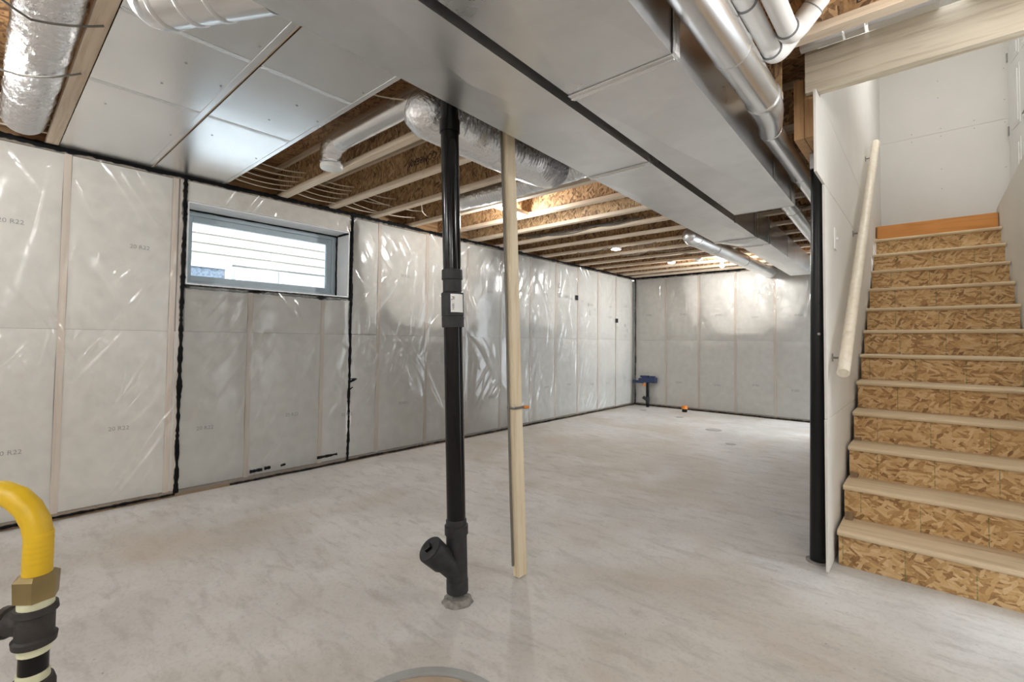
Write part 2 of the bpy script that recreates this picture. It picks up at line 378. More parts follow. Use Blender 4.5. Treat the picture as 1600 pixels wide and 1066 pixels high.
# --- insulated stud walls -------------------------------------------------
def fbm(a, b, c=0, s=1.0): return mnoise.noise(Vector((a*s, b*s, c)))
SEAM = 1.29
def bay_bulge(u, z, studs, amp=.02):
    a = max([s for s in studs if s <= u], default=studs[0]-.6); b = min([s for s in studs if s > u], default=studs[-1]+.6)
    t = (u-a)/(b-a); e = max(0.0, math.sin(PI*min(max(t, 0), 1)))**.45
    k = e*(1-.55*math.exp(-((z-SEAM)/.025)**2))*min(1, max(0, (z-.02)/.1))*min(1, max(0, (2.53-z)/.1))
    return amp*k
def wall_sheet(name, u0, u1, z0, z1, studs, mapf, parent, off, wr, step=.045):
    nu = max(2, int((u1-u0)/step)); nz = max(2, int((z1-z0)/.06)); b = bmesh.new(); g = []
    for i in range(nu+1):
        row = []
        for j in range(nz+1):
            u = u0+(u1-u0)*i/nu; z = z0+(z1-z0)*j/nz
            d = off+bay_bulge(u, z, studs)+wr*(fbm(u*2+z*1.5, z*2.2-u, 3)+.6*fbm(u*5-z*4, z*4+u*3, 9))
            row.append(b.verts.new(mapf(u, max(off, d), z)))
        g.append(row)
    for i in range(nu):
        for j in range(nz): b.faces.new((g[i][j], g[i+1][j], g[i+1][j+1], g[i][j+1]))
    return put(name, b, 'film', parent, 'all')
def batt(u0, u1, z0, z1, studs, mapf, parent):
    nu, nz = 10, 14; b = bmesh.new(); g = []; sd = random.random()*50
    for i in range(nu+1):
        row = []
        for j in range(nz+1):
            u = u0+(u1-u0)*i/nu; z = z0+(z1-z0)*j/nz
            eu = min(i, nu-i)/nu; ez = min(j, nz-j)/nz
            d = bay_bulge(u, z, studs)-.004+.004*fbm(u*4, z*4, sd)
            if eu == 0 or ez == 0: d = -.008
            w = .006*fbm(z*3, sd, u)
            row.append(b.verts.new(mapf(u+(w if eu == 0 else 0), d, z)))
        g.append(row)
    for i in range(nu):
        for j in range(nz): b.faces.new((g[i][j], g[i+1][j], g[i+1][j+1], g[i][j+1]))
    return put('insulation_batt', b, 'batt', parent, 'all')
def bead(p0, p1, n, w=.012, parent=None, gap=0.0, step=.02):
    """irregular squeezed line of sealant on a wall whose outward normal is n"""
    p0, p1, n = Vector(p0), Vector(p1), Vector(n); d = (p1-p0); L = d.length; d.normalize(); s = d.cross(n); b = bmesh.new(); k = max(2, int(L/step)); rows = []; sd = random.random()*99
    for i in range(k+1):
        t = i/k; c = p0.lerp(p1, t)+s*(.006*fbm(t*L*4, sd)+.002*fbm(t*L*22, sd))
        ww = w*(1+.55*fbm(t*L*7, sd, 4)+.3*random.uniform(-1, 1)); h = .011*(1+.5*fbm(t*L*12, sd, 7))
        rows.append([b.verts.new(c+s*a*ww+n*q*h) for a, q in ((-1, -.35), (-.8, .55), (0, 1), (.8, .55), (1, -.35))])
    for i in range(k):
        for j in range(4): b.faces.new((rows[i][j], rows[i+1][j], rows[i+1][j+1], rows[i][j+1]))
    b.faces.new(rows[0]); b.faces.new(rows[-1][::-1])
    return put('sealant_bead', b, 'bead', parent, True)

# left wall; the window is cut out of its backing
WY0, WY1, WZ0, WZ1 = 1.085, 2.495, 1.665, 2.335
wb = bx(XW-.40, XW-.10, YF-.2, WY0, 0, ZJ-.04); bx(XW-.40, XW-.10, WY1, YB+.2, 0, ZJ-.04, wb)
bx(XW-.40, XW-.10, WY0, WY1, 0, WZ0, wb); bx(XW-.40, XW-.10, WY0, WY1, WZ1, ZJ-.04, wb)
wall_left = struct(put('wall_left', wb, 'cwall'))
LS = [-1.5, -.87, -.24, .381, 1.004, 1.573, 2.23, 2.855, 3.499, 4.15, 4.79, 5.44, 6.07, 6.70, 7.35, 8.0, 8.62]
LSB = sorted(LS+[1.066, 2.52])
mapL = lambda u, d, z: (XW+d, u, z)
for s in LS:
    if s in (1.573, 2.23): put('stud', bx(XW-.09, XW-.002, s-.019, s+.019, .04, WZ0-.03), 'stud', wall_left)
    else: put('stud', bx(XW-.09, XW-.002, s-.019, s+.019, .04, ZJ-.04), 'stud', wall_left)
put('stud', bx(XW-.09, XW-.002, 1.065-.03, 1.065+.008, .04, ZJ-.04), 'stud', wall_left)
put('bottom_plate', bx(XW-.09, XW+.002, YF, YB, 0, .045), 'plate', wall_left)
put('top_plate', bx(XW-.09, XW-.002, YF, YB, ZJ-.04, ZJ-.001), 'plate', wall_left)
put('window_header', bx(XW-.09, XW-.004, WY0, WY1, WZ1+.004, ZJ-.042), 'batt', wall_left)
for a, b2 in zip(LS[:-1], LS[1:]):
    u0, u1 = a+.0195, b2-.0195
    for z0, z1 in ((.05, SEAM-.001), (SEAM+.001, ZJ-.045)):
        if a >= 1.0 and b2 <= 2.9 and z1 > 2:     # window bays: short batt only below the sill
            if a in (1.004,): u0 = 1.09
            z1 = WZ0-.02
            if a == 2.23: u1 = 2.50
            bt = batt(u0, u1, z0, z1, LSB, mapL, wall_left)
            if a == 2.23: batt(2.54, b2-.022, SEAM+.006, ZJ-.045, LSB, mapL, wall_left)
            continue
        bt = batt(u0, u1, z0, z1, LSB, mapL, wall_left)
        zz = z0+.48 if z0 < 1 else z0+.64
        if u1-u0 > .3: text('print', '20 R22', .042, 'ink', (XW+.0205, (u0+u1)/2+random.uniform(-.06, .12), zz+random.uniform(-.05, .05)), WALL_X, bt)
# scribbled print on the far sheets of the left wall
for (y, z, s, sz) in [(6.12, 2.13, 'C', .11), (6.13, 1.98, 'Z', .10), (6.32, 1.97, 'CAN', .055), (6.62, 1.97, '\u25a0', .11), (6.78, 1.93, 'UL', .05), (6.98, 1.88, '8', .09), (7.02, 1.74, '2', .1), (7.2, 1.80, 'V', .07), (7.72, 1.70, 'CAN', .06), (7.98, 1.64, '\u25a0', .11), (8.0, 1.52, 'ULC', .05), (8.3, 1.56, 'R', .09), (8.32, 1.36, 'R Z', .07), (8.38, 1.47, 'Z', .08)]:
    text('print', s, sz, 'blackink' if s == '\u25a0' else 'ink', (XW+.027, y, z), WALL_X, wall_left)
for u0, u1, z0, z1 in ((YF, 1.064, 0.02, ZJ), (1.064, 2.52, .02, WZ0-.012), (1.064, 2.52, WZ1+.005, ZJ), (2.52, YB, .02, ZJ)):
    wall_sheet('vapour_barrier', u0, u1, z0, z1, LSB, mapL, wall_left, .002, .004)
N = (1, 0, 0)
bead((XW+.004, YF, ZJ-.014), (XW+.004, YB, ZJ-.014), N, .020, wall_left)
bead((XW+.008, 1.068, .03), (XW+.008, 1.064, ZJ-.01), N, .015, wall_left)
bead((XW+.008, 2.52, .03), (XW+.008, 2.52, ZJ-.01), N, .014, wall_left)
bead((XW+.004, 1.07, WZ0-.02), (XW+.004, 2.52, WZ0-.02), N, .017, wall_left)
bead((XW+.006, YF, .022), (XW+.006, 1.06, .022), N, .009, wall_left)
bead((XW+.006, 2.5, .02), (XW+.006, YB, .02), N, .009, wall_left)
bead((XW+.006, 1.45, .012), (XW+.006, 2.5, .012), N, .007, wall_left)
for y, z, L in ((1.60, .085, .10), (1.72, .088, .05), (1.86, .092, .04), (2.2, .10, .14), (2.3, .10, .1)):
    bead((XW+.012, y, z), (XW+.012, y+L, z+.004), N, .013, wall_left, step=.01)
for k in range(5):
    z = .78+random.uniform(-.05, .08); bead((XW+.012, 2.53, z), (XW+.014, 2.53+random.uniform(.02, .07), z+random.uniform(-.03, .03)), N, .006, wall_left, step=.008)
# back wall
wall_back = struct(put('wall_back', bx(XW-.1, -.30, YB+.10, YB+.3, 0, ZJ-.04), 'cwall'))
BS = [XW+.02, -3.789, -3.158, -2.529, -1.911, -1.29, -.68, -.30]
mapB = lambda u, d, z: (u, YB-d, z)
for s in BS: put('stud', bx(s-.019, s+.019, YB+.002, YB+.09, .04, ZJ-.04), 'stud', wall_back)
put('bottom_plate', bx(XW, -.3, YB-.002, YB+.09, 0, .045), 'plate', wall_back)
put('top_plate', bx(XW, -.3, YB+.002, YB+.09, ZJ-.04, ZJ-.001), 'plate', wall_back)
for a, b2 in zip(BS[:-1], BS[1:]):
    for z0, z1 in ((.05, SEAM-.001), (SEAM+.001, ZJ-.045)):
        bt = batt(a+.0195, b2-.0195, z0, z1, BS, mapB, wall_back)
        zz = .52+random.uniform(-.03, .02) if z0 < 1 else 1.75+random.uniform(-.06, .06)
        if b2-a > .5: text('print', '20 R22', .042, 'ink', ((a+b2)/2+random.uniform(-.05, .05), YB-.0205, zz), WALL_Y, bt)
wall_sheet('vapour_barrier', XW+.01, -.30, .02, ZJ, BS, mapB, wall_back, .002, .005)
bead((XW, YB-.006, ZJ-.012), (-2.35, YB-.012, ZJ-.012), (0, -1, 0), .018, wall_back)
bead((XW+.02, YB-.008, .02), (-.45, YB-.008, .018), (0, -1, 0), .009, wall_back)
bead((XW+.012, YB-.012, .02), (XW+.012, YB-.012, ZJ), (.7, -.7, 0), .016, wall_back)

# walls out of the picture that close the room
struct(put('wall_front', bx(XW-.1, XR+.1, YF-.1, YF, 0, ZJ), 'drywall'))
struct(put('wall_right', bx(XR, XR+.1, YF, 3.0, 0, ZJ+.3), 'drywall'))

# --- window ----------------------------------------------------------------
win = struct(thing('window_1', (XW-.2, (WY0+WY1)/2, WZ0), 'basement window', 'window'))
del win['category']; del win['label']
D = .26
rv = bx(XW-.40, XW+.002, WY0, WY1, WZ1-.012, WZ1); put('head_liner', rv, 'white_reveal', win)
put('side_liner', bx(XW-.40, XW+.002, WY1-.012, WY1, WZ0, WZ1-.012), 'white_reveal', win)
put('side_liner', bx(XW-.40, XW+.002, WY0, WY0+.012, WZ0, WZ1-.012), 'white_reveal', win)
put('sill_liner', bx(XW-.40, XW+.004, WY0+.012, WY1-.012, WZ0, WZ0+.012), 'white_reveal', win)
def ring(x0, x1, y0, y1, z0, z1, w, wt=None):
    b = bx(x0, x1, y0, y0+w, z0, z1, bev=.003); bx(x0, x1, y1-w, y1, z0, z1, b, .003); bx(x0, x1, y0+w, y1-w, z0, z0+w, b, .003); bx(x0, x1, y0+w, y1-w, z1-(wt or w), z1, b, .003); return b
put('outer_frame', ring(XW-D-.06, XW-D+.02, WY0+.012, WY1-.012, WZ0+.012, WZ1-.012, .045), 'vinyl', win)
put('sash_frame', ring(XW-D-.05, XW-D-.005, WY0+.05, WY1-.05, WZ0+.05, WZ1-.05, .055), 'vinyl', win)
put('pane', bx(XW-D-.034, XW-D-.028, WY0+.1, WY1-.1, WZ0+.1, WZ1-.1), 'glass', win)
bead((XW-D+.03, WY0+.02, WZ1-.014), (XW-D+.03, WY1-.02, WZ1-.014), (0, 0, -1), .006, win)
bead((XW-D+.03, WY1-.014, WZ0+.02), (XW-D+.03, WY1-.014, WZ1-.02), (0, -1, 0), .008, win)
bead((XW-D+.03, WY1-.016, WZ1-.016), (XW, WY1-.016, WZ1-.016), (0, -1, -1), .006, win)

# ------------------------------------------------------------------ the neighbour's house outside
XN = -6.75
nb = thing('neighbour_house', (XN, 2.2, 1.0), 'neighbouring house with cream lap siding seen through the basement window', 'building')
put('foundation', bx(XN-.3, XN-.02, -3, 8, .6, 2.20), 'found', nb)
for k, y in enumerate((2.05, 2.75, 3.45)): put('parging_panel', bx(XN-.03, XN-.008, y+.006, y+.694, .9, 2.17), 'found', nb)
put('backing_wall', bx(XN-.3, XN-.03, -3, 8, 2.20, 4.4), 'siding', nb)
sm = None
for k in range(18):
    z = 2.19+k*.118
    a = [(XN-.03, -3, z), (XN+.012, -3, z), (XN-.012, -3, z+.124), (XN-.03, -3, z+.124)]
    if sm is None:
        o = put('siding_board', prism(a, [(p[0], 8, p[2]) for p in a]), 'siding', nb); sm = o
    else: link('siding_board', sm.data, wpos(sm)+Vector((0, 0, k*.118)), nb)
nw = put('window_frame', ring(XN-.02, XN+.03, .9, 2.15, 1.55, 2.19, .07), 'trimw', nb)
put('window_pane', bx(XN-.018, XN+.004, .97, 2.08, 1.6, 2.13), 'dark', nw)
put('tap_box', bx(XN-.01, XN+.04, 2.2, 2.3, 1.9, 2.14, bev=.006), 'trimw', nb)
struct(put('ground', bx(XN-.3, XW-.42, -4, 9, .5, .95), 'gravel'))

# ------------------------------------------------------------------ staircase
XS0, XS1, Y0, RUN, RISE, NT_ = -.402, .515, 3.238, .264, .19469, 12
st = thing('staircase', (0, Y0, 0), 'wooden staircase with pale treads and rough strand board risers', 'stairs')
tb = bmesh.new(); prof = [(0.004, -.004), (0, -.012), (0.002, -.022), (.008, -.028), (RUN+.03, -.028), (RUN+.03, 0), (.012, 0)]
tread = put('tread', prism([(XS0, Y0+y, RISE+z) for y, z in prof], [(XS1, Y0+y, RISE+z) for y, z in prof]), 'tread', st)
riser = put('riser', bx(XS0+.004, XS1-.004, Y0+.026, Y0+.038, .0005, RISE-.0285), 'osb', st)
for k in range(1, NT_):
    link('tread', tread.data, wpos(tread)+Vector((0, k*RUN, k*RISE)), st); link('riser', riser.data, wpos(riser)+Vector((0, k*RUN, k*RISE)), st)
put('top_board', bx(XS0, XS1, Y0+NT_*RUN+.026, Y0+NT_*RUN+.064, NT_*RISE-.1, 2.525), 'orange', st, label='plain orange-brown lumber board closing the top step')
for x in (XS0+.01, XS1-.05):
    pts = [(Y0+.04, 0), (Y0+.3, 0), (Y0+NT_*RUN+.03, NT_*RISE-.22), (Y0+NT_*RUN+.03, NT_*RISE-.04)]
    yy = [(Y0+.045, .002), (Y0+.34, .002), (Y0+NT_*RUN+.02, NT_*RISE-.3), (Y0+NT_*RUN+.02, NT_*RISE-.08), (Y0+.045, .06)]
    put('stringer', prism([(x, y, z) for y, z in yy], [(x+.038, y, z) for y, z in yy]), 'plate', st)

# --- stair walls: separate drywall sheets with open joints -------------------
XD = -.42
YL = 7.38
ws = struct(put('wall_stair', bx(XD-.10, XD-.016, 3.34, YL+.1, 0, 2.53), 'cwall'))
def sheet(x0, x1, y0, y1, z0, z1, par): return put('drywall_sheet', bx(x0, x1, y0, y1, z0, z1, bev=.0015), 'drywall', par)
G2 = .002
sheet(XD-.013, XD, 3.075, 5.5-G2, .012, .832-G2, ws); sheet(XD-.013, XD, 5.5, YL, .012, .832-G2, ws)
sheet(XD-.013, XD, 3.085, 5.52-G2, .832, 2.132-G2, ws); sheet(XD-.013, XD, 5.52, YL, .832, 2.132-G2, ws)
sheet(XD-.013, XD, 2.835, 5.3-G2, 2.132, 2.566, ws); sheet(XD-.013, XD, 5.3, YL, 2.132, 2.566, ws)
sheet(XD-.013, XD, 2.97, YL, 2.568, 3.75-G2, ws); sheet(XD-.013, XD, 2.97, YL, 3.75, 5.0, ws)
wr_ = struct(put('wall_stair_right', bx(.536, .64, 3.22, 6.66, 0, 2.585), 'cwall'))
sheet(.523, .536, 3.2, 6.66, .01, 1.3, wr_); sheet(.523, .536, 3.2, 6.66, 1.303, 2.59, wr_)
put('top_cap', bx(.523, .66, 3.2, 6.66, 2.59, 2.60), 'drywall', wr_)
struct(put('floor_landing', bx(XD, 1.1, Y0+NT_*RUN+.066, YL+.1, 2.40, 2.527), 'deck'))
wl = struct(put('wall_landing', bx(XD-.1, 1.2, YL+.014, YL+.1, 2.40, 5.0), 'cwall'))
sheet(XD, .694, YL, YL+.013, 2.53, 3.735-G2, wl); sheet(XD, .694, YL, YL+.013, 3.735, 5.0, wl)
struct(put('wall_stairwell_right', bx(1.1, 1.2, 2.9, YL+.1, 2.4, 5.0), 'drywall'))
struct(put('wall_stairwell_front', bx(XD-.1, 1.2, 2.88, 2.95, 2.87, 5.0), 'drywall'))
struct(put('wall_beside_stairs', bx(.66, XR, 2.96, 3.02, 0, 2.86), 'drywall'))
struct(put('wall_under_landing', bx(XD-.1, .66, YL+.10, YL+.16, 0, 2.6), 'cwall'))
struct(put('ceiling_stairwell', bx(XD-.1, 1.2, 2.88, YL+.1, 5.0, 5.08), 'drywall'))
screw = bmesh.new(); lathe((0, 0, 0), [(0, .006), (.0015, .006), (.002, .003)], (0, -1, 0), 8, screw)
sc0 = None
for x, z in [(.12, 4.35), (.12, 4.15), (.14, 3.30), (.14, 3.07), (.14, 3.78), (.14, 3.69), (.42, 3.79), (.42, 3.70), (.66, 4.6), (.66, 4.3), (.66, 3.95), (.66, 3.70), (.66, 3.2), (.66, 2.9), (-.12, 3.78), (-.12, 3.69)]:
    if sc0 is None:
        for v in screw.verts: v.co += Vector((x, YL-.0005, z))
        sc0 = put('screw', screw, 'strap', wl)
    else: link('screw', sc0.data, (x, YL-.0015, z), wl)

# --- landing door, standing along the side of the landing --------------------
door = struct(thing('door_1', (.69, YL-.02, 2.53), 'door', 'door')); del door['category']; del door['label']
put('jamb', bx(.694, .73, YL-.05, YL+.09, 2.53, 4.62), 'trimw', door)
dm = Matrix.Translation((.705, YL-.055, 2.54)) @ Matrix.Rotation(math.radians(-81.5), 4, 'Z')     # local x runs from hinge to latch edge
def dput(name, bm, mat, par, smooth=False):
    for v in bm.verts: v.co = dm @ v.co
    return put(name, bm, mat, par, smooth)
slab = dput('door_slab', bx(0, .76, -.02, .015, 0, 2.03, bev=.002), 'trimw', door)
for x0, x1 in ((.1, .345), (.415, .66)):
    for z0, z1 in ((.2, .85), (1.0, 1.62), (1.72, 1.92)):
        b = bx(x0, x1, -.026, -.019, z0, z1, bev=.003); bx(x0+.04, x1-.04, -.032, -.02, z0+.04, z1-.04, b, .006); dput('door_panel', b, 'trimw', slab)
for z in (.22, 1.03, 1.84): dput('hinge', bx(-.012, .012, -.03, -.018, z-.05, z+.05, bev=.002), 'chrome', door)
hb = lathe((.69, -.02, 1.0), [(0, .03), (.012, .03), (.016, .014), (.05, .012)], (0, -1, 0), 16); tube([(.69, -.065, 1.0), (.65, -.068, 1.0), (.58, -.066, .995)], [.011, .010, .008], 10, hb); dput('lever_handle', hb, 'chrome', door, True)
dput('deadbolt', lathe((.69, -.02, 1.14), [(0, .028), (.014, .027), (.018, .016), (.03, .014)], (0, -1, 0), 16), 'chrome', door, True)

# --- handrail and switch ------------------------------------------------------
hr = thing('handrail', (-.35, 3.13, 1.09), 'pale round wooden handrail fixed to the drywall beside the stairs', 'handrail')
R0, R1 = Vector((-.352, 3.13, 1.085)), Vector((-.352, 5.62, 3.17))
put('rail', tube([R0, lerp(R0, R1, .3), lerp(R0, R1, .6), R1], .031, 18), 'rail', hr, True)
for t in (.06, .5, .93):
    p = lerp(R0, R1, t); b = lathe((XD, p.y, p.z-.045), [(0, .024), (.004, .024), (.006, .008)], (1, 0, 0), 12)
    tube(arc((XD, p.y, p.z-.045), (p.x, p.y, p.z-.05), (p.x, p.y, p.z-.024)), .006, 8, b); put('bracket', b, 'chrome', hr, True)
sw = thing('light_switch', (XD, 3.43, 1.88), 'white light switch plate on the drywall at the foot of the stairs', 'switch')
put('plate', bx(XD, XD+.007, 3.39, 3.465, 1.815, 1.945, bev=.002), 'trimw', sw); put('toggle', bx(XD+.006, XD+.02, 3.422, 3.434, 1.875, 1.89, bev=.002), 'trimw', sw)

# ------------------------------------------------------------------ beam, header, posts
bm_ = thing('support_beam', (-.49, 2.95, 2.36), 'two-ply laminated wood beam with its cut end beside the stair drywall', 'beam')
put('ply', bx(-.542, -.494, 2.95, YB-.05, 2.362, 2.69, bev=.002), 'lvl', bm_); put('ply', bx(-.491, -.440, 2.945, YB-.05, 2.362, 2.69, bev=.002), 'lvl', bm_)
hd = thing('stair_header', (0, 2.9, 2.57), 'weathered pale plank header across the top of the stair opening', 'beam')
put('plank', bx(-.475, XR-.01, 2.872, 2.91, 2.572, 2.79, bev=.002), 'header', hd); put('plank', bx(-.43, XR-.01, 2.912, 2.95, 2.577, 2.79, bev=.002), 'header', hd)
for x0, x1 in ((-.49, -.305), (-.295, -.215), (-.20, .06), (.16, .8)): put('drywall_strip', bx(x0, x1, 2.82, 2.87, 2.79, 2.838, bev=.001), 'drywall', hd)
colx, coly = -.49, 3.225; lean = Vector((.022, .019, 2.26))
sc = thing('steel_column', (colx, coly, 0), 'black round steel jack post beside the stair wall', 'column')
b = tube([(colx, coly, .008), (colx+lean.x, coly+lean.y, 2.26)], .043, 24); put('shaft', b, 'steel', sc, True)
put('base_plate', lathe((colx, coly, 0), [(0, .062), (.008, .062)], seg=24), 'mortar', sc)
put('top_collar', lathe((colx+.022, coly+.019, 2.235), [(0, .047), (.03, .047), (.032, .04)], seg=24), 'steel', sc, True)
put('saddle', bx(colx-.02, colx+.06, coly-.02, coly+.06, 2.268, 2.361, bev=.003), 'strap', sc)
for z, m in ((1.48, 'blackink'), (1.30, 'chrome')):
    c = Vector((colx, coly, 0))+lean*(z/2.26); dr = Vector((-c.x, -c.y, 0)).normalized(); put('pin' if m == 'chrome' else 'pin_hole', lathe(c+dr*.0425, [(0, .008), (.002, .008), (.003, .005)], dr, 12), m, sc)

po = thing('wood_post', (-1.64, 1.94, 0), 'thin unfinished pine post standing on the concrete beside the black drain pipe', 'post')
LP = Vector((-.064, -.056, 0))*1.02
a = [(-1.658, 1.913, .004), (-1.62, 1.913, .004), (-1.62, 1.977, .004), (-1.658, 1.977, .004)]
b = bmesh.new(); rows = []
for i in range(13):
    z = .004+(ZJ-.005-.004)*i/12; t = z/2.3; w = .004*math.sin(i*.9)
    rows.append([b.verts.new((p[0]+LP.x*t+w*.4, p[1]+LP.y*t, z)) for p in a])
for i in range(12):
    for k in range(4): b.faces.new((rows[i][k], rows[i][(k+1) % 4], rows[i+1][(k+1) % 4], rows[i+1][k]))
b.faces.new(rows[0][::-1]); b.faces.new(rows[-1]); put('stud', b, 'post', po)
ca = tag(put('electrical_cable', tube([(-1.652+LP.x*(z/2.3)-.003*math.sin(z*3), 1.904+LP.y*(z/2.3), z) for z in (ZJ-.01, 2.2, 1.9, 1.6, 1.3, 1.0, .7, .4, .2, .06)], .0065, 8), 'gcable', None, True), 'grey electrical cable stapled down the side of the pine post', 'cable')
cl = thing('pipe_strap', (-1.64, 1.93, .88), 'small copper-coloured strap band around the pine post', 'strap')
t_ = .88/2.3; px, py = -1.64+LP.x*t_, 1.945+LP.y*t_
b = ring(0, .012, -.028, .028, -.04, .04, .004)
for v in b.verts: v.co = Vector((px+v.co.y, py+v.co.z, .88+v.co.x))
put('band', b, 'chrome', cl); put('band_end', lathe((px+.026, py+.036, .886), [(0, .009), (.03, .007)], (.5, .8, 0), 10), 'orangep', cl, True, 'orange plastic end of the band')

# ------------------------------------------------------------------ black drain stack
PX, PY = -1.697, 1.554; PL = Vector((-.055, -.048, 0))
pp = lambda z: Vector((PX, PY, z))+PL*(z/2.3)
ax = (pp(2.3)-pp(0)).normalized()
dp = thing('drain_stack', (PX, PY, 0), 'black plastic drain stack with an angled cleanout branch near the floor', 'pipe')
put('lower_pipe', tube([pp(.3), pp(.8), pp(1.35)], .045, 28), 'abs', dp, True)
put('upper_pipe', tube([pp(1.45), pp(2.0), pp(ZJ+.25)], .044, 28), 'abs', dp, True)
put('coupling', lathe(pp(1.304), [(0, .0535), (.05, .0545), (.0505, .051), (.054, .051), (.0545, .0545), (.165, .0545), (.168, .05), (.172, .046), (.23, .046), (.232, .051), (.278, .05), (.28, .046)], ax, 28), 'absdull', dp, True)
put('top_collar', lathe(pp(2.26), [(0, .05), (.06, .05), (.062, .045)], ax, 28), 'abs', dp, True)
wy = put('wye_fitting', lathe(pp(.05), [(0, .052), (.055, .052), (.057, .0495), (.10, .0495), (.2, .0495), (.268, .0495), (.27, .056), (.31, .056), (.312, .049), (.335, .049), (.34, .046)], ax, 28), 'absdull', dp, True)
B0, B1 = pp(.135), Vector((-1.727, 1.405, .285)); bd = (B1-B0).normalized(); bl = (B1-B0).length
put('branch', lathe(B0, [(0, .047), (bl*.5, .049), (bl*.54, .058), (bl-.004, .062), (bl, .059)], bd, 28), 'absdull', wy, True)
pg = put('cleanout_plug', lathe(B1-bd*.004, [(0, .056), (.008, .056), (.010, .052)], bd, 28), 'absdull', dp, True)
s1 = bd.orthogonal().normalized(); s2 = bd.cross(s1); b = bx(-.016, .016, -.016, .016, 0, .02, bev=.002)
mt = Matrix((s1, s2, bd)).transposed()
for v in b.verts: v.co = B1+bd*.004+mt @ v.co
put('square_nut', b, 'abs', pg)
put('mortar_collar', jitter(lathe((PX, PY, 0), [(0, .074), (.008, .069), (.016, .062), (.024, .053)], seg=30), .005), 'mortar', dp)
# paper sticker wrapped on the coupling
lb = bmesh.new(); c0, c1 = pp(1.375), pp(1.462); az = math.atan2(-PY, -PX); r_ = .0552; row = []
for i in range(9):
    t = az-.15+1.25*i/8; row.append((lb.verts.new(c0+Vector((math.cos(t), math.sin(t), 0))*r_), lb.verts.new(c1+Vector((math.cos(t), math.sin(t), 0))*r_)))
for i in range(8): lb.faces.new((row[i][0], row[i+1][0], row[i+1][1], row[i][1]))
stk = put('sticker', lb, 'paper', dp, 'all', 'white paper sticker with black print')
for z, s, sz in ((1.44, 'PL', .02), (1.40, '0091', .016)):
    t = az+.05; c = pp(z)+Vector((math.cos(t), math.sin(t), 0))*.0562; text('print', s, sz, 'blackink', c, (PI/2, PI/2, t+PI/2), stk)

# ------------------------------------------------------------------ sheet metal ducts
ZB, ZT = 2.28, ZJ-.003
def duct_box(name, q0, q1, parent, mat='galv'):
    """q = (xl, xr, y): straight or tapering box between two stations"""
    a = [(q0[0], q0[2], ZB), (q0[1], q0[2], ZB), (q0[1], q0[2], ZT), (q0[0], q0[2], ZT)]
    c = [(q1[0], q1[2], ZB), (q1[1], q1[2], ZB), (q1[1], q1[2], ZT), (q1[0], q1[2], ZT)]
    q = bmesh.new(); va = [q.verts.new(p) for p in a]; vc = [q.verts.new(p) for p in c]
    mid = q.verts.new(((q0[0]+q0[1]+q1[0]+q1[1])/4, (q0[2]+q1[2])/2, ZB-.014))       # cross-broken sheet: four shallow facets
    for f in ((va[0], va[1]), (va[1], vc[1]), (vc[1], vc[0]), (vc[0], va[0])): q.faces.new((f[0], f[1], mid))
    for f in ((1, 2), (2, 3), (3, 0)): q.faces.new((va[f[0]], va[f[1]], vc[f[1]], vc[f[0]]))
    q.faces.new(va[::-1]); q.faces.new(vc)
    return put(name, q, mat, parent)
def cleat(xl, xr, y, parent, w=.045, tilt=0, mat='galv2'):
    b = bx(xl-.004, xr+.004, y-w/2, y+w/2, ZB-.006, ZB-.001, bev=.002); bx(xl-.002, xr+.002, y-.006, y+.006, ZB-.013, ZB-.004, b, .002)
    bx(xr+.001, xr+.006, y-w/2, y+w/2, ZB-.004, ZT-.01, b); return put('drive_cleat', b, mat, parent)
def hanger(x, y, parent): return put('hanger_strap', bx(x, x+.003, y-.013, y+.013, ZB-.01, ZJ+.03), 'strap', parent)
L1 = lambda y: -1.537-.0212*y
R1_ = lambda y: -1.140-.0212*y
d1 = thing('supply_duct', (-1.35, 0, ZB), 'long rectangular galvanised duct nearest the insulated wall, running to the far wall', 'duct')
ys = [-2.1, .0, 2.545, 5.02]
for i in range(3): duct_box('duct_section', (L1(ys[i]), R1_(ys[i]), ys[i]+.001), (L1(ys[i+1]), R1_(ys[i+1]), ys[i+1]-.001), d1)
for y in ys[1:]: cleat(L1(y), R1_(y), y, d1)
duct_box('reducer', (L1(5.02), R1_(5.02), 5.021), (-1.497, -1.223, 5.42), d1)
cleat(-1.497, -1.223, 5.42, d1, .03)
duct_box('duct_section', (-1.497, -1.223, 5.421), (-1.56, -1.285, 8.15), d1)
for x, y in ((R1_(4.25)+.002, 4.25), (R1_(4.9)+.004, 4.9), (-1.218, 5.35), (-1.236, 6.3)): hanger(x, y, d1)
L2 = lambda y: -1.098-.0166*y
R2 = lambda y: -.640-.0245*y
d2 = thing('return_duct', (-.9, 0, ZB), 'wide rectangular galvanised duct on the stair side, ending partway along the ceiling', 'duct')
ys2 = [-2.1, .1, 1.645, 4.02]
for i in range(3): duct_box('duct_section', (L2(ys2[i]), R2(ys2[i]), ys2[i]+.001), (L2(ys2[i+1]), R2(ys2[i+1]), ys2[i+1]-.001), d2)
for y in ys2[1:3]: cleat(L2(y), R2(y), y, d2, .05)
put('end_cap', bx(L2(4.02)-.002, R2(4.02)+.002, 4.021, 4.03, ZB-.002, ZT), 'galv', d2)
put('bright_seam', bx(R2(1.645)+.0005, R2(1.645)+.012, 1.62, 1.67, ZB, ZT-.02), 'tape', d2)
for y in (3.3, 3.85): hanger(R2(y)+.004, y, d2)

